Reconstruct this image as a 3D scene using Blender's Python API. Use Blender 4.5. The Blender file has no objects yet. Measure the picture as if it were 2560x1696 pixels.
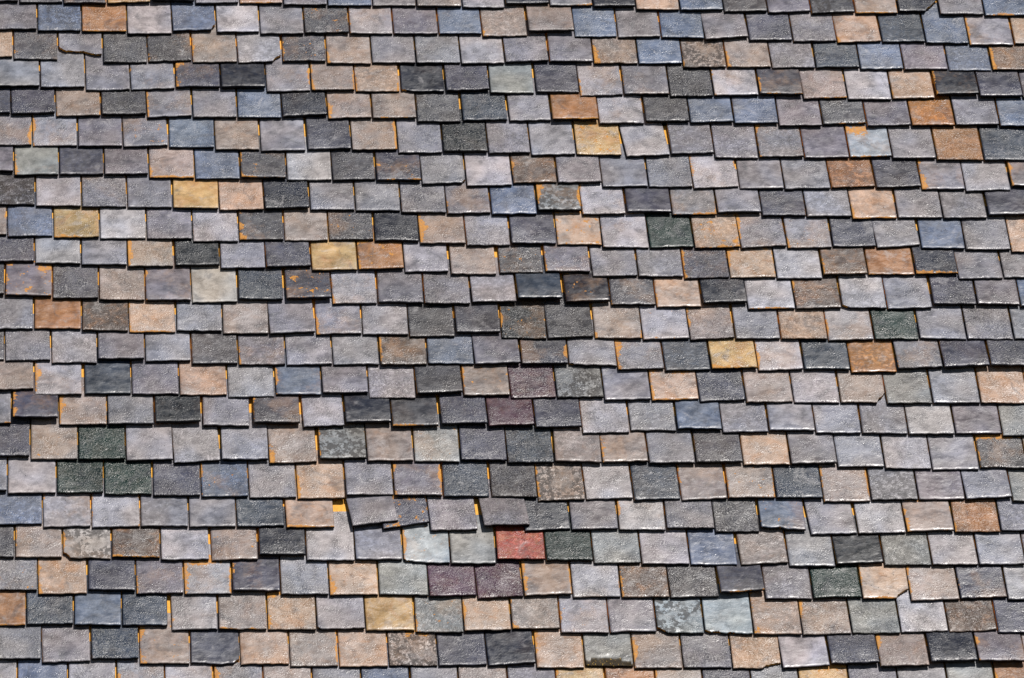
import bpy, math, random
from mathutils import Vector, Matrix, noise as mn

# ------------------------------------------------------------------ camera / sky / sun
S = bpy.context.scene
F = 12000.0; W0, H0 = 2560.0, 1696.0; DIST = 16.7
PITCH = math.radians(60.0)                     # roof pitch
# directions of the roof's eaves line and slope line as the lens sees them (camera axes)
vs = Vector((150.0 - 1280.0, 16400.0, -F)).normalized()
hs = Vector((1.0, -0.0112, 0.0)); hs.z = -(hs.x*vs.x + hs.y*vs.y)/vs.z
hs.normalize(); ns = hs.cross(vs).normalized()
XW = Vector((1, 0, 0)); UW = Vector((0, math.cos(PITCH), math.sin(PITCH))); NW = XW.cross(UW)
ORG = Vector((0, 0, 9.0))                      # middle of the photographed patch, 9 m up
def roof(x, u, n): return ORG + XW*x + UW*u + NW*n
RC = Matrix(((hs.x, hs.y, hs.z), (vs.x, vs.y, vs.z), (ns.x, ns.y, ns.z)))   # camera -> roof
RW = Matrix((XW, UW, NW)).transposed()                                     # roof -> world
CP = -DIST * (RC @ Vector((0, 0, -1)))
cam = bpy.data.cameras.new("camera"); co = bpy.data.objects.new("camera", cam)
S.collection.objects.link(co); S.camera = co
co.matrix_world = Matrix.Translation(roof(*CP)) @ (RW @ RC).to_4x4()
cam.lens = F*36.0/W0; cam.sensor_width = 36.0; cam.clip_start = 0.1; cam.clip_end = 500
S.render.resolution_x = 1024; S.render.resolution_y = 678

SUN = (NW*math.cos(math.radians(26)) + UW*math.sin(math.radians(26)) + XW*math.tan(math.radians(14))).normalized()
elev = math.asin(SUN.z); azim = math.atan2(SUN.x, SUN.y)
w = bpy.data.worlds.new("World"); S.world = w; w.use_nodes = True
nt = w.node_tree; nt.nodes.clear()
sky = nt.nodes.new('ShaderNodeTexSky'); sky.sky_type = 'NISHITA'; sky.sun_disc = False
sky.sun_elevation = elev; sky.sun_rotation = azim
bg = nt.nodes.new('ShaderNodeBackground'); bg.inputs[1].default_value = 0.05
ow = nt.nodes.new('ShaderNodeOutputWorld')
nt.links.new(sky.outputs[0], bg.inputs[0]); nt.links.new(bg.outputs[0], ow.inputs[0])
sl = bpy.data.lights.new("sun", 'SUN'); sl.energy = 5.0; sl.angle = math.radians(0.5); sl.color = (1.0, 0.955, 0.91)
so = bpy.data.objects.new("sun", sl); S.collection.objects.link(so)
so.rotation_euler = SUN.to_track_quat('Z', 'Y').to_euler(); so.location = roof(0, 0, 30)
S.view_settings.view_transform = 'Standard'; S.view_settings.look = 'None'
S.view_settings.exposure = 0.0; S.view_settings.gamma = 1.0

# ------------------------------------------------------------------ glazed clay material
class N:
    """small node-graph helper"""
    def __init__(s, name):
        s.m = bpy.data.materials.new(name); s.m.use_nodes = True; s.t = s.m.node_tree; s.t.nodes.clear()
    def new(s, typ, **kw):
        n = s.t.nodes.new(typ)
        for k, v in kw.items(): setattr(n, k, v)
        return n
    def put(s, sock, v):
        if isinstance(v, bpy.types.NodeSocket): s.t.links.new(v, sock)
        else: sock.default_value = v
    def math(s, op, a, b=0.0, c=0.0, clamp=False):
        n = s.new('ShaderNodeMath', operation=op); n.use_clamp = clamp
        s.put(n.inputs[0], a); s.put(n.inputs[1], b); s.put(n.inputs[2], c); return n.outputs[0]
    def attr(s, name):
        n = s.new('ShaderNodeAttribute', attribute_name=name); return n
    def xyz(s, name):
        n = s.new('ShaderNodeSeparateXYZ'); s.put(n.inputs[0], s.attr(name).outputs['Vector']); return n.outputs
    def noise(s, vec, scale, detail=2.0, rough=0.5, dist=0.0):
        n = s.new('ShaderNodeTexNoise'); s.put(n.inputs['Vector'], vec)
        n.inputs['Scale'].default_value = scale; n.inputs['Detail'].default_value = detail
        n.inputs['Roughness'].default_value = rough; n.inputs['Distortion'].default_value = dist
        return n.outputs[0]
    def vor(s, vec, scale, feature='F1'):
        n = s.new('ShaderNodeTexVoronoi', feature=feature); s.put(n.inputs['Vector'], vec)
        n.inputs['Scale'].default_value = scale; return n
    def step(s, v, lo, hi, a=0.0, b=1.0):
        n = s.new('ShaderNodeMapRange', interpolation_type='SMOOTHSTEP'); s.put(n.inputs[0], v)
        s.put(n.inputs[1], lo); s.put(n.inputs[2], hi); n.inputs[3].default_value = a; n.inputs[4].default_value = b
        return n.outputs[0]
    def mix(s, f, a, b, mode='MIX'):
        n = s.new('ShaderNodeMix', data_type='RGBA', blend_type=mode); s.put(n.inputs[0], f)
        s.put(n.inputs[6], a if isinstance(a, bpy.types.NodeSocket) else (*a, 1)); s.put(n.inputs[7], b if isinstance(b, bpy.types.NodeSocket) else (*b, 1))
        return n.outputs[2]
    def scalev(s, vec, sc):
        n = s.new('ShaderNodeVectorMath', operation='MULTIPLY'); s.put(n.inputs[0], vec); n.inputs[1].default_value = sc
        return n.outputs[0]

g = N("glazed_clay")
P = g.attr('loc').outputs['Vector']
tint = g.attr('tint').outputs['Color']
wL, wR, wT = g.xyz('wear_sides')
wB, wS, wD = g.xyz('wear_face')
peb, glz, raw = g.xyz('glaze')
dl, dr, sv = g.xyz('edge')            # metres from the left, right and tail edges
PA = g.scalev(P, (0.75, 1.0, 1.0))
n_big = g.noise(P, 11, 2.0, 0.5, 0.6)
n_mid = g.noise(PA, 38, 3.0, 0.55, 0.4)
n_hue = g.noise(P, 7, 1.0)
n_fine = g.noise(P, 230, 3.0, 0.65)
# base glaze: cloudy lightness and a drift between slate blue and warm grey
lum = g.math('ADD', g.step(n_big, 0.25, 0.75, 0.68, 1.22), g.math('MULTIPLY', g.math('SUBTRACT', n_mid, 0.5), 0.75))
lum = g.math('ADD', lum, g.math('MULTIPLY', g.math('SUBTRACT', n_fine, 0.5), 0.9))
pos = g.new('ShaderNodeNewGeometry').outputs['Position']      # weather runs on across neighbouring tiles
lum = g.math('MULTIPLY', lum, g.step(g.noise(g.scalev(pos, (1.0, .35, .35)), 2.6, 4.0, 0.65), 0.3, 0.7, 0.86, 1.10))
cool = g.mix(1.0, tint, (0.95, 0.99, 1.05), 'MULTIPLY'); warm = g.mix(1.0, tint, (1.07, 1.0, 0.92), 'MULTIPLY')
col = g.mix(g.step(n_hue, 0.35, 0.65), cool, warm)
comb = g.new('ShaderNodeCombineColor'); [g.put(comb.inputs[i], lum) for i in range(3)]
col = g.mix(1.0, col, comb.outputs[0], 'MULTIPLY')
# speckled iridescent glaze (dark green, plum, red tiles have it strongest)
sp = g.step(g.noise(P, 150, 2.0, 0.7), 0.48, 0.68)
col = g.mix(g.math('MULTIPLY', sp, g.math('MULTIPLY', peb, 0.07)), col, (0.30, 0.29, 0.24))
# rusty bloom on the warm glazes, smoke-dark clouds and pale worn patches on all of them
sc = g.new('ShaderNodeSeparateColor'); g.put(sc.inputs[0], tint)
wrm = g.math('MULTIPLY', g.math('SUBTRACT', g.math('DIVIDE', sc.outputs[0], sc.outputs[2]), 1.12), 1.6, clamp=True)
bl = g.noise(P, 19, 4.0, 0.65, 0.5)
col = g.mix(g.math('MULTIPLY', g.step(bl, 0.47, 0.72), g.math('MULTIPLY', wrm, 0.50)), col, (0.34, 0.155, 0.055))
col = g.mix(g.math('MULTIPLY', g.step(bl, 0.46, 0.30), g.math('MULTIPLY', wrm, 0.45)), col, (0.30, 0.285, 0.28))
cl = g.noise(g.scalev(P, (1.0, 1.0, 2.3)), 13, 5.0, 0.62, 1.2)
col = g.mix(g.step(cl, 0.50, 0.70, 0.0, 0.48), col, (0.045, 0.047, 0.055))
col = g.mix(g.step(cl, 0.42, 0.28, 0.0, 0.22), col, (0.52, 0.50, 0.50))
# dark sooty mottling
dm = g.math('MULTIPLY', g.step(g.noise(P, 62, 4.0, 0.75), 0.45, 0.51), g.step(n_big, 0.34, 0.52))
dm = g.math('MULTIPLY', dm, wD)
col = g.mix(g.math('MULTIPLY', dm, 0.95), col, (0.018, 0.015, 0.014))
# pits
pv = g.vor(P, 62, 'F1'); pit = g.math('MULTIPLY', g.step(pv.outputs['Distance'], 0.07, 0.12, 1, 0), g.step(g.noise(P, 23, 0.0), 0.58, 0.60))
col = g.mix(pit, col, (0.012, 0.011, 0.012))
# worn-through glaze: orange clay along edges and as blotches
en = g.math('ADD', g.noise(P, 42, 5.0, 0.75), g.math('MULTIPLY', g.math('SUBTRACT', g.noise(P, 9, 1.0), 0.5), 1.3))
def edge(d, wgt, width):
    lim = g.math('MULTIPLY', g.math('MULTIPLY', g.math('SUBTRACT', en, 0.45), width*5.5), wgt)
    return g.step(g.math('SUBTRACT', lim, d), -0.0005, 0.0030)
topd = g.math('ABSOLUTE', g.math('SUBTRACT', 0.148, sv))
ew = g.math('MAXIMUM', g.math('MAXIMUM', edge(dl, wL, 0.0065), edge(dr, wR, 0.006)),
            g.math('MAXIMUM', edge(topd, wT, 0.020), edge(sv, wB, 0.006)))
spot = g.math('MULTIPLY', g.step(g.math('ADD', g.noise(P, 34, 4.0, 0.7), g.math('MULTIPLY', wS, 0.045)), 0.685, 0.72), wS)
ew = g.math('MULTIPLY', g.math('MAXIMUM', ew, spot, clamp=True), g.step(n_fine, 0.30, 0.55, 0.25, 0.95))
halo = g.math('MULTIPLY', g.math('MINIMUM', 1.0, g.math('MAXIMUM', g.math('MAXIMUM', wL, wR), g.math('MAXIMUM', wT, wS))), g.step(en, 0.45, 0.85, 0.0, 0.24))
col = g.mix(halo, col, (0.36, 0.21, 0.11))
clay = g.mix(g.noise(P, 70, 3.0, 0.6), (0.30, 0.105, 0.02), (0.68, 0.34, 0.07))
col = g.mix(ew, col, clay)
# bare clay beyond the glazed part and on broken faces
brok = g.math('MULTIPLY', raw, -1.0, clamp=True)
col = g.mix(g.step(brok, .3, .5), col, g.mix(g.step(g.noise(P, 120, 3.0, 0.7), 0.60, 0.66), (0.030, 0.022, 0.012), (0.45, 0.28, 0.04)))
rawb = g.math('MULTIPLY', raw, g.step(g.noise(P, 45, 3.0, 0.6), 0.38, 0.46))
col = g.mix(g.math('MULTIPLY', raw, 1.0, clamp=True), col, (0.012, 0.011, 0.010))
bare = g.math('MAXIMUM', rawb, g.step(sv, glz, g.math('ADD', glz, 0.0015)))
ragn = g.noise(P, 90, 2.0)
col = g.mix(bare, col, g.mix(ragn, (0.50, 0.22, 0.03), (0.88, 0.48, 0.09)))
col = g.mix(g.step(sv, -.012, -.006, 1, 0), col, (0.006, 0.006, 0.007))      # tail and side faces painted black to deepen shade under courses and between tiles
clayf = g.math('MAXIMUM', g.math('MAXIMUM', bare, ew), brok)
# roughness: glassy where smooth, duller where worn
rgh = g.math('ADD', g.step(n_mid, 0.3, 0.7, 0.26, 0.47), g.math('MULTIPLY', clayf, 0.30))
rgh = g.math('ADD', rgh, g.math('MULTIPLY', dm, 0.2))
# relief
pm = g.step(g.noise(P, 16, 1.0), 0.32, 0.60, 0.25, 1.0)
pbv = g.vor(P, 175); pb2 = g.noise(P, 210, 2.0, 0.5, 0.8)
pebh = g.math('ADD', g.math('MULTIPLY', g.step(pbv.outputs['Distance'], 0.05, 0.55, 1, 0), 0.00075), g.math('MULTIPLY', pb2, 0.0011))
h = g.math('MULTIPLY', pebh, g.math('MULTIPLY', g.math('ADD', g.math('MULTIPLY', peb, 0.52), 0.16), pm))
h = g.math('ADD', h, g.math('MULTIPLY', g.noise(PA, 75, 2.0, 0.5, 0.5), 0.0008))
h = g.math('ADD', h, g.math('MULTIPLY', g.noise(PA, 24, 1.0), 0.0016))
h = g.math('SUBTRACT', h, g.math('MULTIPLY', pit, 0.0008))
h = g.math('SUBTRACT', h, g.math('MULTIPLY', ew, 0.0004))
bp = g.new('ShaderNodeBump'); bp.inputs['Strength'].default_value = 1.0; bp.inputs['Distance'].default_value = 1.0
g.put(bp.inputs['Height'], h)
bs = g.new('ShaderNodeBsdfPrincipled'); out = g.new('ShaderNodeOutputMaterial')
g.put(bs.inputs['Base Color'], col); g.put(bs.inputs['Roughness'], rgh); g.put(bs.inputs['Normal'], bp.outputs[0])
g.put(bs.inputs['Specular IOR Level'], g.math('SUBTRACT', 0.50, g.math('ADD', g.math('MULTIPLY', clayf, 0.36), g.math('MULTIPLY', dm, 0.3))))
g.t.links.new(bs.outputs[0], out.inputs[0])
GLAZE = g.m

d = N("tarred_boarding"); dv = d.new('ShaderNodeTexCoord').outputs['Object']
db = d.new('ShaderNodeBsdfPrincipled'); do = d.new('ShaderNodeOutputMaterial')
d.put(db.inputs['Base Color'], d.mix(d.noise(dv, 9, 4.0), (0.020, 0.018, 0.016), (0.05, 0.042, 0.036))); db.inputs['Roughness'].default_value = 0.9
d.t.links.new(db.outputs[0], do.inputs[0])

# ------------------------------------------------------------------ colours, wear codes, and the survey of the tiles
def lin(c): c /= 255.0; return c/12.92 if c <= 0.04045 else ((c+0.055)/1.055)**2.4
COL = {  # letter: (glaze colour, words)
 'G': ((138,136,148), 'mid grey'), 'L': ((168,165,174), 'pale grey'), 'D': ((97,97,108), 'dark grey'), 'B': ((106,120,146), 'blue'),
 'A': ((142,146,162), 'lavender grey'), 'I': ((94,97,118), 'indigo grey'), 'N': ((56,65,88), 'dark navy'), 'K': ((34,50,64), 'blackish teal'),
 'Q': ((80,94,114), 'slate teal'), 'V': ((124,118,134), 'purplish grey'), 'W': ((158,146,138), 'warm grey'), 'P': ((186,162,144), 'peach tan'),
 'Y': ((190,160,112), 'yellow tan'), 'O': ((168,112,50), 'amber brown'), 'C': ((160,116,80), 'copper tan'), 'R': ((112,96,88), 'brownish grey'),
 'E': ((24,70,64), 'dark green'), 'U': ((96,66,88), 'plum purple'), 'X': ((176,84,72), 'brick red'), 'S': ((176,190,204), 'silvery blue'),
 'T': ((140,146,147), 'silvery green grey'), 'H': ((190,184,178), 'cream grey'), 'M': ((66,60,70), 'charcoal purple')}
XO = {'1': 0, '2': 830, '3': 1660}; YO = {'A': 0, 'B': 280, 'D': 540, 'E': 820, 'F': 1100, 'G': 1396}
# per course: sheet tag | left x, tail y left, tail y right, code ; ...   code = colour, roughness 0-3, wear letters, ^lift mm, ~gap, @turn deg
ROWS = [
"A1|-160 5 5 D1;130 12 12 D1;422 22 20 D1r^3;710 18 12 Y1;998 6 8 N1^6;1288 18 18 G1;1578 18 18 P1b;1868 30 30 G1;2160 35 35 B1;A2|272 35 35 G1;562 42 42 W1l^3;862 48 48 L1;1145 28 22 N1^3;1437 36 34 G1b;1722 45 42 N1^3;2005 60 62 P1;A3|112 68 62 B1^3;400 77 70 D1;690 80 70 V1;975 88 75 D1d;1265 84 84 W1br;1548 72 72 N1#c1;1820 92 92 G1;2115 98 98 B1b",
"A1|-45 190 190 G1;252 200 198 B2d;542 202 202 C1b;842 220 215 L1;1140 202 190 B1#c2;1430 208 205 L1;1715 218 220 G1;2008 215 212 D3ls;2305 218 218 L1l;A2|410 220 220 V1;708 220 218 B1l;995 237 232 W2lb;1295 212 210 W2^9;1600 238 235 B1;1885 242 240 G1;2170 245 250 B2;A3|275 262 240 G1^3;565 262 260 I1;855 270 265 G3;1145 280 268 P1l;1440 275 270 Q1;1728 280 282 B2;2015 295 292 L0l;2310 285 285 P2",
"A1|-200 370 370 P3rr;92 385 388 D2ll;388 402 402 G2#b1;682 408 408 D3;978 402 395 D3l;1270 410 405 W1l;1570 412 400 L1#c3;1862 400 402 D2ls;2153 415 418 W1l;A2|268 410 410 G1;560 412 408 G2;855 418 412 L1;1145 408 398 G3^3;1435 402 405 G1^3;1727 412 412 W3ll;2022 415 412 B1;A3|132 440 440 W2ld;420 440 440 W1l;715 445 440 G3;1005 440 440 Q2;1297 450 448 B1;1585 455 452 V1;1878 460 460 B1;2165 458 458 R2l",
"A1|-30 572 568 A0^5;270 575 572 A1^3;568 590 588 A1;865 590 578 A1l;1160 572 572 I1ll^4;1457 578 578 N0^8;1757 600 595 G1lr;2052 592 592 W1lr^3;A2|160 600 598 P1lr~10;458 598 600 N0#c4~12;755 598 592 I2^3;1045 608 610 T0~14;1347 605 605 I1;1637 628 620 L2l;1925 618 620 G1l^3;2228 632 630 D3;A3|335 628 625 L1l^3;632 625 625 D0lb^8;922 648 640 W2b;1215 652 650 L1;1508 645 642 P1l;1792 628 622 N0l^8;2080 638 635 I1^7",
"A1|-230 738 740 I1;78 748 742 I2^3;373 762 755 W1llr;672 755 750 D3^3;972 770 758 G1l;1273 768 768 G1;1568 770 768 B1;1862 765 752 N1^3;2162 775 770 W1ll;B2|272 38 35 W1rb;565 60 60 D2~14;865 52 48 Q2~15;1172 55 48 G1;1452 52 52 C1b^5;1762 73 70 L2r;2065 60 60 D2^3;B3|178 66 60 B1;468 70 68 B1;762 88 88 V1;1050 75 68 D1b;1340 90 85 V1;1635 88 85 O1;1925 82 78 G1;2215 88 90 B1",
"B1|-85 215 215 G2r;218 218 215 A1l;518 222 222 V1;815 228 218 G1s;1115 228 232 B1;1420 245 245 W1~10;1720 255 250 A0~14;2027 245 238 I1^3;2320 248 245 W2r;B2|440 268 265 A2;737 258 258 K3^3;1035 270 265 G3;1315 280 278 A1;1612 278 280 Y1so~32;1940 290 280 L1@4;2235 272 265 G1;B3|340 298 298 G2;632 295 290 G2l;930 300 295 V0;1228 295 290 S0bt;1508 302 300 G1;1800 312 315 C3l;2110 315 318 Q1^2",
"B1|-210 392 388 V0^4;98 412 412 T0ll^2;395 408 405 I0;692 410 405 V1^3;985 428 430 W1lrb;1288 438 436 B1;1588 435 435 D2lbs^5;1892 442 445 L1;2192 448 438 D1;B2|298 450 450 I1sb^5;597 470 462 A2#c5;890 485 480 L1;1195 465 460 R1ld;1490 465 460 G1^3;1783 490 488 A0;2088 490 490 A2;B3|200 500 488 L2llrr;502 502 500 G0;800 505 497 G1;1105 497 485 C2d;1400 495 488 I1;1700 505 505 G0ll;1990 518 510 L1;2290 490 490 V0l^6",
"B1|-60 605 605 D2d;240 615 615 L1;543 622 620 G3r;843 625 622 G1;1142 632 635 Y0^3;1447 642 638 P2;1745 640 630 N2^5;2045 640 640 A1;B2|160 645 645 G1;460 658 658 G3;762 668 658 V1l;1055 672 668 B1^3;1358 648 650 T0llrd^6;1650 672 665 L2l;1942 660 660 I0^4;2242 672 672 G1br;B3|357 662 658 G1^3;650 680 678 I1;945 685 680 A1;1245 700 692 P0lb;1543 692 692 G1;1843 697 692 G1;2137 678 675 I0^5",
"D1|-250 120 120 W1r;53 133 128 B1;357 140 138 Y1b;662 145 145 L1;970 150 148 G2;1273 165 165 L3;1577 155 155 D1ll;1875 158 160 W1;2168 152 152 D3s;D2|285 160 165 N1^2;583 180 178 W1ll;890 192 188 A3;1183 182 180 I1^4;1485 185 188 P0lot;1785 205 205 L1l;2095 208 200 E1;D3|208 208 203 P3bbo;512 212 192 G2l;818 208 205 G1ls;1115 198 198 I1;1405 208 185 G1;1697 208 212 B0;1990 218 218 G1;2290 235 235 P2l",
"D1|-70 297 293 I2;235 307 307 A1;540 315 318 A1;845 330 325 W3l~12;1155 323 320 K1;1455 340 340 A1;1755 340 328 I2^4;2055 358 353 Y0^2;D2|178 352 345 C1lot^3;483 365 362 L1~17;787 380 382 W1~20;1105 370 370 D2s~14;1407 365 365 V1l~16^4;1717 395 390 G2;2020 395 397 A1;D3|138 407 402 I2l;440 405 398 P1lrt;748 408 405 L1;1053 388 382 R1l^4;1348 382 382 C0b;1660 382 380 N1bb^3;1943 412 408 G1;2240 402 400 G1",
"D1|-270 510 512 D1^4;38 520 525 V0llot^3;350 540 538 D3;657 550 550 W3;962 555 555 V0l^3;1267 565 560 H0;1572 548 550 Q2~20^4;1885 548 542 I1so^7;2190 575 570 L2l;D2|307 567 572 G1^4;612 577 577 G3~12^3;925 568 562 L1^3;1223 552 548 Q0~22^11;1540 570 562 M0s^7;1840 582 580 D1l;2140 595 592 P0lt;D3|258 575 568 N1^5;558 610 603 L1b;873 610 598 R1l;1178 602 602 L2#c6;1475 608 600 A1;1775 580 582 I2^4;2065 580 585 V1^4;2350 590 590 B0^3",
"D1|-80 740 738 A1;228 735 738 C0;543 750 755 R2d;853 762 760 P2lrb;1165 752 755 A2;1470 768 768 W1;1777 775 762 A1^2;2083 775 772 A1l;D2|205 775 778 L1;E2|513 55 50 D1;820 32 30 D1^5;1117 62 72 K2ls;1422 68 55 D2^2;1732 62 68 W1lr;2050 72 65 L1s;E3|178 75 62 W3l;475 68 68 G1;775 70 73 P3l;1085 80 72 L1l;1390 72 70 E2;1687 68 72 A1;2000 72 70 G3;2308 70 70 A1",
"E1|-270 205 205 D1;38 212 205 G2;343 225 222 L2;648 205 205 G1^4;960 215 212 A1;1265 232 230 D1;1575 240 235 V1l;1888 240 235 A1;2195 240 235 A1;E2|322 242 240 R1l^3;635 232 235 B1;943 242 230 V1^5;1250 235 235 I2rr^3;1563 243 243 G1#c7;1885 275 263 G2ll;2195 278 270 Q1;E3|318 270 262 Y2bb^4;625 277 268 L1l;927 268 272 Q1^2;1235 290 285 O0d;1542 268 255 G2ll^3;1843 265 252 I1^9;2150 255 255 I2^10",
"E1|-75 408 402 W1^3;232 435 435 L1ll~18;560 430 428 Q0;872 435 432 V1;1187 440 438 P1;1503 452 450 A2~10;1818 438 435 B0l;2125 430 428 G1^4;E2|248 458 458 L3;560 438 425 D1^7;870 445 440 W0ls^5;1180 460 450 U2;1485 455 450 T2d;1797 472 468 A0;2108 472 465 P1ltb;E3|240 482 470 I2;547 488 485 W1b;860 488 487 L1;1167 487 490 W1#c8;1472 495 492 T2;1775 492 492 A1;2090 490 492 P2",
"E1|-220 625 625 A0b~10;85 597 600 I0ll^10;393 633 630 W1llr;713 632 630 G2^3;1022 622 618 K1~12^5;1337 640 645 G1~25^3;1670 628 630 D1ll~22^9;1998 652 642 L2^3;2275 628 622 N0^9;E2|400 650 645 D0b~17^7;722 635 630 I2^7;1032 648 640 U1^5;1342 655 650 I1^5;1652 690 685 L3;1967 670 670 A1;2275 665 668 B0^5;E3|390 685 682 A1;697 673 675 A0^3;1003 688 688 A1;1308 685 695 G1;1615 695 695 L1;1923 692 690 V0;2232 705 705 T2",
"F1|-115 103 105 I2^3;205 122 122 W1s;520 125 122 E3;835 133 128 L1^2;1148 150 130 L2;1460 130 130 A2^4;1775 148 140 W2ll~16;2105 128 122 T0dlr^4;F2|237 137 135 W0^2;547 135 140 T1s;852 130 130 I2^2;1160 148 145 Q3;1470 140 150 W1^3;1783 148 138 W0ll^3;2090 152 150 A1^3;F3|215 150 148 D2^6;528 162 160 P1;840 157 152 G1^3;1148 175 172 A1;1460 185 188 L2;1770 193 190 A0;2083 180 183 D2lt",
"F1|-260 335 333 A1^3;55 350 345 L0;378 348 345 E3;690 355 352 E3;1010 362 365 I2;1328 372 368 B1ls;1643 378 375 G2;1960 383 378 P1l;2280 363 360 G2^4;F2|415 365 365 V1lr^3;737 367 370 Q2~14;1052 370 375 D3;1360 398 388 W1llrd;1675 388 378 L2;1990 392 385 Q1;2303 395 382 W0ll;F3|428 378 378 W1lrs^3;743 382 380 Q2^3;1055 403 400 W1llr;1370 393 390 A1d;1680 390 385 V0;1990 390 375 A1^3;2298 402 402 T1",
"F1|-40 552 548 B1;287 570 562 L0ll;607 570 565 L1lrr;930 565 565 A0;1248 567 567 A0;1562 570 565 Q1~14;1887 578 570 P0b~115;2318 575 540 G2~-100^11@4;F2|338 587 538 I2tro~8^2@-2;652 593 590 G3~38^2@2;1000 573 568 G3~-31^11@4;1272 597 580 N1;1580 587 583 G1;1893 588 590 L2l;2205 580 582 G3^4;F3|342 602 597 D3;640 582 590 B0s#w1~33^4;970 618 612 G1@3;1283 612 605 L2;1602 605 592 W0lltb^3;1918 602 602 C3l;2222 595 595 A2^2",
"F1|-220 768 768 D2;103 768 768 W1l;418 775 775 H0dl#c9;740 770 770 R2b;G1|1063 8 5 L1~17;1395 8 3 W1s;F1|1707 757 757 N1^5;G1|2020 10 12 L1;G2|160 8 5 A0^2;475 22 28 S0sl#c10;787 32 32 T0;1090 5 8 X2^4;1413 12 12 E2^2;1727 28 25 T2;2042 35 33 L1;G3|180 38 38 B0~24;510 42 22 W1;828 48 50 A1;1137 40 25 K0^2;1455 42 38 T3;1770 42 38 L1;2078 38 35 A1",
"G1|-70 205 205 G3rs;255 235 228 P1l;583 208 210 I1^3;900 230 225 V1l;1217 232 230 L1lltr;1533 212 215 I0ll^3;1852 235 235 A2;2172 240 238 P1ll;G2|315 235 238 T1;645 250 240 U2;962 262 245 U3;1270 245 232 W0llr^2;1590 250 248 L2r;1910 255 250 R2l;2230 258 245 D2;G3|373 232 215 I0lb^7;672 262 262 V1;988 258 252 E2;1312 262 258 P0bl#c11;1630 275 265 W1l;1955 262 250 I1ll;2267 268 265 L1",
"G1|-150 437 437 C0b;178 432 428 Q2;492 437 440 B0^2;807 437 437 Q1~27;1133 467 462 L1ll;1442 462 466 W2b;1765 463 467 P2llt;2090 463 458 L1#c12;G2|228 470 468 Y0;555 482 485 T2ls;875 473 467 P1lr;1190 460 458 W1ll;1510 485 488 L1ls;1833 482 473 G1;2145 490 488 S1d#c13;G3|275 492 497 S0#c14;597 497 497 P1ll;918 502 492 W3l;1243 492 488 T3;1565 485 475 L2;1880 482 470 R3;2200 488 488 I1",
"G1|-50 663 663 G2^4;280 685 672 G1;605 662 658 Q3^4;923 692 692 W0lls;1257 688 690 I0#c15;1585 695 690 P1;1912 708 705 W1llr;2235 713 708 P1l;G2|380 703 703 W3dt;705 703 698 I1;1030 708 688 N0^2;1350 718 718 P1ll;1670 703 705 T1#x1;1993 722 718 W1l;G3|133 718 715 G3;457 722 722 P3#c16;785 725 705 L0^3;1100 700 693 I2^8;1425 718 708 W2ll^7;1755 690 680 N1^11;2070 685 685 V1l^11",
"G1|-205 880 880 L1;118 885 885 B1;452 880 885 L2~14;775 890 885 A2l;1093 895 890 L1r;1415 890 890 G2llt;1740 900 895 W1l;2063 890 890 G1;G2|203 890 890 B1~12;528 895 895 G1;843 895 900 W2;1168 900 900 G1;1488 905 900 Y1l;1812 900 905 C1;2142 905 905 W1l;G3|272 905 905 I1;592 910 905 A1;908 905 905 Y1t;1237 910 910 G2;1560 910 905 A1;1885 910 915 T1;2200 905 910 C1l",
]
# broken tails: list of (place across the tile 0..1, metres of tile missing there)
CHIP = {
 'c1': ((.0,0),(.66,0),(.70,.012),(.82,.030),(.95,.055),(1,.062)), 'c2': ((0,0),(.90,0),(.93,.012),(1,.024)),
 'b1': ((0,.075),(.04,.066),(.14,.055),(.35,.053),(.55,.052),(.72,.042),(.85,.036),(1,.036)),
 'c3': ((0,0),(.80,0),(.83,.012),(.89,.022),(1,.030)), 'c4': ((0,.008),(.08,.007),(.2,.001),(.35,.0),(.55,-.001),(.8,.002),(1,.0)),
 'c5': ((0,0),(.92,0),(.96,.010),(1,.013)), 'c6': ((0,.014),(.13,.001),(.2,0),(1,0)), 'c7': ((0,.010),(.1,.006),(.3,0),(1,0)),
 'c8': ((0,0),(.80,0),(.84,.014),(.91,.026),(.96,.036),(1,.045)), 'c9': ((0,.026),(.06,.022),(.12,.012),(.15,0),(1,0)),
 'c10': ((0,.012),(.05,.008),(.2,.004),(.5,.001),(1,0)), 'c11': ((0,0),(.72,0),(.75,.014),(.88,.030),(1,.042)),
 'c12': ((0,.010),(.05,.002),(.09,0),(1,0)), 'c13': ((0,.026),(.09,.018),(.22,.002),(.3,0),(.6,.001),(1,0)),
 'c14': ((0,.014),(.12,.008),(.25,.009),(.45,.003),(.55,.006),(.8,.001),(1,0)), 'c15': ((0,0),(.3,.001),(.45,-.003),(.7,-.003),(.88,.002),(.93,.012),(1,.018)),
 'c16': ((0,0),(.60,0),(.68,.012),(.8,.019),(1,.024)), 'w1': ((0,.006),(.2,.002),(.45,.004),(.5,.001),(.62,-.003),(1,-.001)),
 'x1': ((0,.002),(.1,.0),(.5,-.001),(1,0)),
}
ETH = .0128; LEN = .305; TILT = .112; GLAZED = .212
def at(px, py):                                # photo pixel -> (x, u) on the roof slope
    dc = RC @ Vector((px-W0/2, -(py-H0/2), -F)); k = -CP.z/dc.z
    return CP.x + dc.x*k, CP.y + dc.y*k
def pix(x, u):
    v = RC.transposed() @ (Vector((x, u, 0)) - CP); return W0/2 - F*v.x/v.z, H0/2 + F*v.y/v.z

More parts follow.
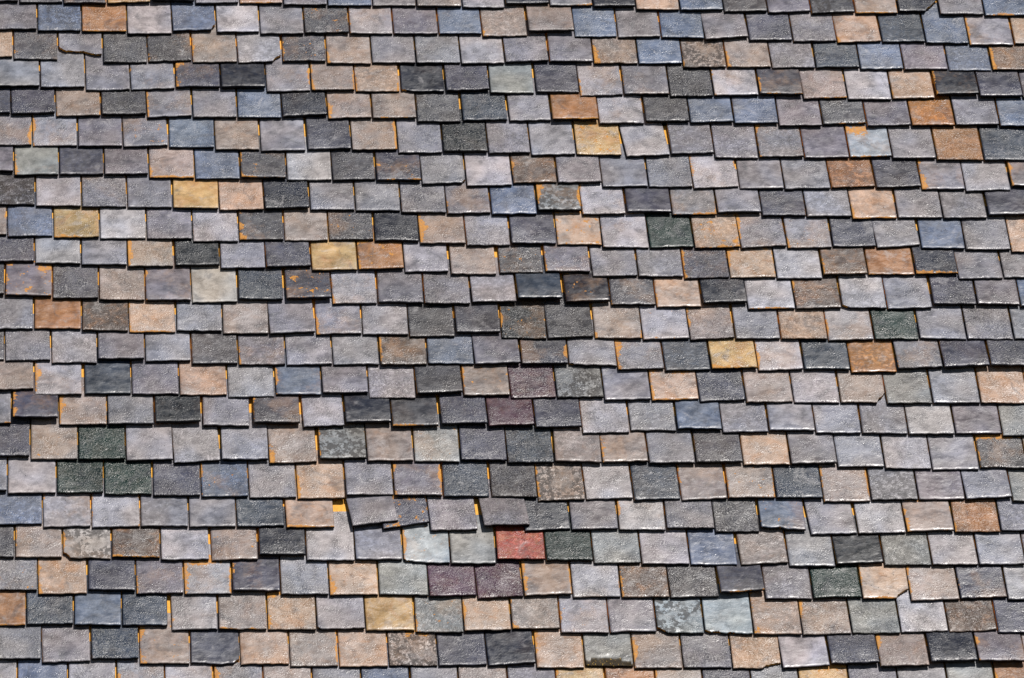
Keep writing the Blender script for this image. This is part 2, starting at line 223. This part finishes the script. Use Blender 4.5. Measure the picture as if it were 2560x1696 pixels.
def parse(code):
    t = dict(col=code[0], peb=int(code[1]), lift=0.0, gap=7.0, turn=0.0, chip=None, wear={})
    i = 2
    while i < len(code):
        c = code[i]
        if c in '^~@':
            j = i+1
            while j < len(code) and (code[j].isdigit() or code[j] in '-.'): j += 1
            v = float(code[i+1:j]); t[{'^': 'lift', '~': 'gap', '@': 'turn'}[c]] = v; i = j
        elif c == '#':
            j = i+2
            while j < len(code) and code[j].isdigit(): j += 1
            t['chip'] = code[i+1:j]; i = j
        else: t['wear'][c] = t['wear'].get(c, 0)+1; i += 1
    return t
K = 900.0/2367.0
tiles = []
rows = []
for r, line in enumerate(ROWS):
    row = []; sx = sy = 0
    for item in line.split(';'):
        if '|' in item:
            tag, item = item.split('|'); sy = YO[tag[0]]; sx = XO[tag[1]]
        a, b, c, code = item.split()
        t = parse(code); t['x'] = sx + float(a)*K; t['yl'] = sy + float(b)*K; t['yr'] = sy + float(c)*K; t['row'] = r
        row.append(t)
    for i, t in enumerate(row):
        t['i'] = i+1
        t['xr'] = (row[i+1]['x'] if i+1 < len(row) else t['x'] + (row[i]['x']-row[i-1]['x'])) - (t['gap']+4.3)*K
    rows.append(row); tiles += row

def taily(row, x):
    for t in row:
        if t['x']-3 <= x <= t['xr']+4: return t['yl'] + (t['yr']-t['yl'])*(x-t['x'])/(t['xr']-t['x'])
    return row[0]['yl'] if x < row[0]['x'] else row[-1]['yr']
for t in tiles:                                # how large each shows in the photograph
    n = 16; area = 0
    for k in range(n):
        x = t['x'] + (k+.5)/n*(t['xr']-t['x'])
        if not 0 <= x <= W0: continue
        lo = min(H0, taily([t], x)); hi = max(0, taily(rows[t['row']-1], x)+6 if t['row'] else 0)
        area += max(0, lo-hi)*(t['xr']-t['x'])/n
    t['area'] = area

# ------------------------------------------------------------------ one tile as mesh data
def tile_geo(t, BL, BR, rnd):
    """returns verts (roof coords), faces, per-vertex attribute lists, smooth flags"""
    (x0, u0), (x1, u1) = BL, BR
    wx, wu = x1-x0, u1-u0; Wd = math.hypot(wx, wu)
    turn = math.radians(t['turn']) + math.atan2(wu, wx)*0.45 + math.radians(rnd.uniform(-.35, .35))
    sx, su = -math.sin(turn), math.cos(turn)
    prof = CHIP.get(t['chip']); jag = t['chip'] is not None
    rag = [rnd.uniform(-.0009, .0009) for _ in range(9)]
    ph = rnd.uniform(0, 100)
    def s0(f):
        v = mn.noise(Vector((f*6, ph, 0)))*.0028 + mn.noise(Vector((f*30, ph, 5)))*.0013
        if prof:
            for (a, va), (b, vb) in zip(prof, prof[1:]):
                if a <= f <= b: v += va + (vb-va)*(f-a)/(b-a); break
            if v > .004: v += mn.noise(Vector((f*60, ph, 9)))*.0042
        return v
    fs = [0, .0011/Wd, .0032/Wd] + [k/20 for k in range(1, 20)] + [1-.0032/Wd, 1-.0011/Wd, 1]
    if prof: fs += [a for a, _ in prof if 0.01 < a < .99] + [k/40 for k in range(1, 40)]
    fs = sorted(set(round(f, 4) for f in fs))
    ss = [0, .0011, .0032, .012, .024, .038, .054, .072, .090, .110, .130, .150, .175, .212, .214, .26, LEN]
    seed = rnd.uniform(0, 200); so_ = Vector((seed, rnd.uniform(0, 50), seed*.37))
    bowx, bows, twist, rock = rnd.gauss(0, .0011), rnd.gauss(0, .0010), rnd.gauss(0, .0009), rnd.gauss(0, .0008)
    lift = t['lift']*.00125 + rnd.uniform(0, .0008)
    amp = .0007 + .0002*t['peb']
    V, A_loc, A_edge, A_raw, Fc, Sm = [], [], [], [], [], []
    def addv(f, s, n, raw, se=None):
        V.append((x0+wx*f+sx*s, u0+wu*f+su*s, n)); A_loc.append((f*Wd+so_.x, s+so_.y, so_.z))
        A_edge.append((f*Wd, (1-f)*Wd, s if se is None else se)); A_raw.append(raw); return len(V)-1
    def face_n(f, s, ef, es):
        q = Vector((f*Wd*26+seed, s*30, seed))
        n = -TILT*s + lift*(1-min(1, max(0, s-.045)/.125))
        n += amp*mn.noise(q) + .0004*mn.noise(q*2.7)
        n += bowx*((2*f-1)**2-.4) + bows*(s/.07-1)*.6*(1 if s < .15 else 0) + twist*(2*f-1)*(1-s/.15 if s < .15 else 0) + rock*(1-s/.15 if s < .15 else 0)
        return n - ef - es
    G = []
    for j, sb in enumerate(ss):
        line = []
        for i, f in enumerate(fs):
            c = s0(f); s = c + sb*(LEN-c)/LEN
            cx = min(f, 1-f)*Wd
            ef = .0024 if cx < .0003 else (.0006 if cx < .0015 else 0)
            broken = c > .006
            es = 0 if broken else (.0024 if j == 0 else (.0007 if j == 1 else 0))
            e = max(ef, es) if (ef and es) else ef+es
            line.append(addv(f, s, face_n(f, s, e, 0), 0.0, sb if not broken else s-c+.006))
        G.append(line)
    nf, nsn = len(fs), len(ss)
    for j in range(nsn-1):
        for i in range(nf-1):
            Fc.append((G[j][i], G[j][i+1], G[j+1][i+1], G[j+1][i])); Sm.append(True)
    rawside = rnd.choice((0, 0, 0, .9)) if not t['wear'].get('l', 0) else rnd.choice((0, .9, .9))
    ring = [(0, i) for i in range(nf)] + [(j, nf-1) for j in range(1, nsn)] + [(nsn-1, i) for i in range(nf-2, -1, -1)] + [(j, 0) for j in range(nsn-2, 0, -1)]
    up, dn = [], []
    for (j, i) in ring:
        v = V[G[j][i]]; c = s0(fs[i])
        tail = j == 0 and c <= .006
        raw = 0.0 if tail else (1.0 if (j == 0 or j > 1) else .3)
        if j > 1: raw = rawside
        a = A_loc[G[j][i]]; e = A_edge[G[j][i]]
        if raw < .01: e = (e[0], e[1], -.02)  # marks faces that the material blackens as painted shade
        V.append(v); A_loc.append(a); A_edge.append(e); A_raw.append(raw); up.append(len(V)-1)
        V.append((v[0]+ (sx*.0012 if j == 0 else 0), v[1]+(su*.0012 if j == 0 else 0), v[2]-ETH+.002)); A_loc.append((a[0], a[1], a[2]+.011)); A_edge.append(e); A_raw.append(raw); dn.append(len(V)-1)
    m = len(ring)
    for k in range(m):
        k2 = (k+1) % m; Fc.append((up[k], dn[k], dn[k2], up[k2])); Sm.append(False)
    Fc.append(tuple(reversed(dn))); Sm.append(False)
    if t['chip'] == 'x1':                      # glaze broken off along the tail, dark body showing
        for k in range(nf*nsn):
            f = A_edge[k][0]/Wd
            if A_edge[k][2] < .004+.026*math.sin(math.pi*min(1, .12+f*.86))**.6:
                A_raw[k] = -1.0; V[k] = (V[k][0], V[k][1], V[k][2]-.0022)
    return V, Fc, Sm, A_loc, A_edge, A_raw

def attrs_of(t, rnd):
    c = COL[t['col']][0]; k = rnd.uniform(.90, 1.10)
    j = [1+rnd.gauss(0, .012) for _ in range(3)]
    mg = sum(c)/3; c = tuple(mg+(v-mg)*(0.52 if t['col'] in 'GLDAVT' else 0.8 if t['col'] in 'IS' else 0.95 if t['col'] in 'BNQRW' else 1.08) for v in c)
    if t['col'] in 'GLDAIVW': j = [j[0]*1.015, j[1]*.99, j[2]*1.02]
    k *= {'N': .42, 'K': .32, 'I': .62, 'Q': .58, 'D': .68, 'M': .50, 'E': .46, 'U': .72, 'L': 1.04, 'H': 1.08, 'R': .85, 'G': .96, 'P': 1.04, 'Y': 1.08, 'X': 1.0, 'S': .85, 'O': 1.1, 'C': 1.05}.get(t['col'], 1.0)
    if 940 < t.get('x', 0) < 1420 and 10 <= t['row'] <= 14: k *= .80      # the darker batch of tiles in the middle
    tint = tuple(min(.85, lin(v)*GAIN*k*q) for v, q in zip(c, j))
    w = t['wear']; o = 1.0 if 'o' in w else 0.0
    side = (min(2.4, .15+1.0*w.get('l', 0)) if 'l' in w else .15*(rnd.random() < .4), 1.0*w.get('r', 0) if 'r' in w else .15*(rnd.random() < .3), 1.0 if 't' in w else 0.0)
    fc = (1.0*w.get('b', 0), 1 + o if ('s' in w or o) else 0, (.5 if t['col'] in 'CRO' else .55 if t['col'] in 'ABG' else .8) if 'd' in w else rnd.choice((0, 0, 0, 0, .18, .35)))
    return tint, side, fc
GAIN = 0.60

def fill(me, blocks, origin):
    """blocks: list of (geo, attrs, peb); builds a mesh relative to origin (world)"""
    V, Fs, Sm, L, E, Gz, T, Sd, Fc = [], [], [], [], [], [], [], [], []
    for (v, f, sm, al, ae, ar), (tint, side, fcw), peb in blocks:
        b = len(V)
        V += [tuple(roof(*p)-origin) for p in v]; Fs += [tuple(b+i for i in q) for q in f]; Sm += sm
        L += al; E += ae; Gz += [(peb, GLAZED, r) for r in ar]; n = len(v)
        T += [(*tint, 1)]*n; Sd += [side]*n; Fc += [fcw]*n
    me.from_pydata(V, [], Fs); me.polygons.foreach_set('use_smooth', Sm)
    for nm, typ, key, dat in (('loc', 'FLOAT_VECTOR', 'vector', L), ('edge', 'FLOAT_VECTOR', 'vector', E), ('glaze', 'FLOAT_VECTOR', 'vector', Gz),
                              ('tint', 'FLOAT_COLOR', 'color', T), ('wear_sides', 'FLOAT_VECTOR', 'vector', Sd), ('wear_face', 'FLOAT_VECTOR', 'vector', Fc)):
        a = me.attributes.new(nm, typ, 'POINT'); a.data.foreach_set(key, [q for p in dat for q in p])
    me.materials.append(GLAZE); me.update()

# ------------------------------------------------------------------ labels
ONE = 'zeroth first second third fourth fifth sixth seventh eighth ninth tenth eleventh twelfth thirteenth fourteenth fifteenth sixteenth seventeenth eighteenth nineteenth twentieth twenty-first twenty-second twenty-third twenty-fourth twenty-fifth'.split()
WEAR = [('#', 'with a broken corner'), ('d', 'with black mottling'), ('ll', 'with wide orange left edge'), ('rr', 'with wide orange right edge'),
        ('bb', 'with orange tail edge'), ('o', 'blotched with orange'), ('t', 'with orange upper part'), ('l', 'with orange left edge'),
        ('r', 'with orange right edge'), ('s', 'with orange spots'), ('b', 'with orange-brown tail'), ('', '')]
HAND = {}
def label(t):
    key = (t['row'], t['i'])
    if key in HAND: return HAND[key]
    w = t['wear']; ph = ''
    if t['chip'] and t['chip'][0] == 'c': ph = 'with a broken corner'
    else:
        for k, words in WEAR[1:]:
            if k and w.get(k[0], 0) >= len(k): ph = words; break
    tex = {0: 'smooth ', 1: '', 2: '', 3: 'pebbly '}[t['peb']]
    if len(ph.split()) > 4: tex = ''
    n = f"{tex}{COL[t['col']][1]} tile {ph}".strip()
    return f"{n}, {ONE[t['i']]} from left in {ONE[23-t['row']]} row from bottom"

# ------------------------------------------------------------------ build
HAND.update({
 (18, 12): 'brick red pitted glazed tile, the only red one, between silvery grey and dark green tiles',
 (15, 3): 'dark green speckled tile, uppermost of the three green tiles near the left edge',
 (16, 3): 'dark green speckled tile, left one of the touching green pair near the left edge',
 (16, 4): 'dark green speckled tile, right one of the touching green pair near the left edge',
 (18, 13): 'dark green speckled tile directly right of the brick red tile',
 (18, 11): 'smooth silvery grey tile directly left of the brick red tile',
 (18, 10): 'pale blue tile with ragged tail, second tile left of the brick red tile',
 (19, 10): 'dark plum purple tile, left one of the purple pair below the red tile',
 (19, 11): 'plum purple tile, right one of the purple pair below the red tile',
 (19, 18): 'dark green speckled tile directly left of a peach tan tile with broken corner',
 (19, 19): 'peach tan tile with broken lower right corner, directly right of a dark green tile',
 (20, 15): 'silvery blue tile with black cloud and broken lower left corner near the bottom right',
 (20, 16): 'smooth silvery blue tile with ragged tail, directly right of the black clouded blue tile',
 (17, 7): 'peach tan tile directly left of the wide yellow gap in its course',
 (17, 8): 'tilted grey tile right of the wide yellow gap, lying over its dark right neighbour',
 (17, 9): 'dark tile with orange upper part, half covered by the tilted grey tile on its left',
 (17, 11): 'tilted pebbly grey tile just above the red tile, overlapping a dark navy tile',
 (17, 12): 'dark navy tile overlapped on its left by the tilted pebbly tile above the red one',
 (18, 3): 'cream grey tile with black mottling and broken lower left corner near the left edge',
 (21, 13): 'silvery green grey tile with a dark brown chipped strip along its tail, near bottom',
})
by_area = sorted([t for t in tiles if t['area'] > 0], key=lambda t: -t['area'])
solo = set(id(t) for t in by_area[:300])
rest = []
for n, t in enumerate(tiles):
    rnd = random.Random(1000+n)
    BL = at(t['x'], t['yl']); BR = at(t['xr'], t['yr'])
    blk = (tile_geo(t, BL, BR, rnd), attrs_of(t, rnd), float(t['peb']))
    if id(t) in solo:
        org = roof((BL[0]+BR[0])/2, (BL[1]+BR[1])/2, 0)
        me = bpy.data.meshes.new('clay_tile'); fill(me, [blk], org)
        o = bpy.data.objects.new('clay_tile', me); o.location = org; S.collection.objects.link(o)
        o['label'] = label(t); o['category'] = 'roof tile'; o['group'] = 'glazed roof tiles laid in overlapping courses'
    else: rest.append(blk)
# courses run on past the edges of the photograph
rnd = random.Random(77); EXP = .1395
def extra(x, u, wd):
    t = dict(col=rnd.choice('GGGLLAAWWVDIBQPC'), peb=rnd.choice((1, 1, 2, 3)), lift=0, turn=0, chip=None, wear={rnd.choice('lrzzz'): 1}, gap=7)
    rest.append((tile_geo(t, (x, u), (x+wd, u), rnd), attrs_of(t, rnd), float(t['peb'])))
mid = [at(W0/2, taily(r, W0/2))[1] for r in rows]
for r, row in enumerate(rows):
    pitch = .166
    a = at(row[0]['x'], row[0]['yl']); b = at(row[-1]['xr'], row[-1]['yr'])
    for k in range(1, 6):
        extra(a[0]-k*pitch, a[1]+rnd.uniform(-.003, .003), .162); extra(b[0]+.004+(k-1)*pitch, b[1]+rnd.uniform(-.003, .003), .162)
for k in (1, 2, 3, 4):
    for q in range(-16, 17):
        extra(q*.166+(.083 if k % 2 else 0), mid[0]+k*EXP+rnd.uniform(-.003, .003)-q*.166*.0, .162)
        extra(q*.166+(.083 if k % 2 else 0), mid[-1]-k*EXP+rnd.uniform(-.003, .003), .162)
me = bpy.data.meshes.new('roof_tile_field'); fill(me, rest, roof(0, 0, 0))
o = bpy.data.objects.new('clay_tile_field', me); o.location = roof(0, 0, 0); S.collection.objects.link(o)
o['kind'] = 'stuff'; o['label'] = 'smaller-looking glazed roof tiles of the upper courses and cut off at the edges'; o['category'] = 'roof tiles'

me = bpy.data.meshes.new('roof_boarding')
c = [(-3.2, -2.3), (3.2, -2.3), (3.2, 2.6), (-3.2, 2.6)]
me.from_pydata([tuple(roof(x, u, -.062)-ORG) for x, u in c] + [tuple(roof(x, u, -.087)-ORG) for x, u in c], [],
               [(0, 1, 2, 3), (7, 6, 5, 4), (0, 4, 5, 1), (1, 5, 6, 2), (2, 6, 7, 3), (3, 7, 4, 0)])
me.materials.append(d.m)
o = bpy.data.objects.new('roof_boarding', me); o.location = ORG; S.collection.objects.link(o); o['kind'] = 'structure'
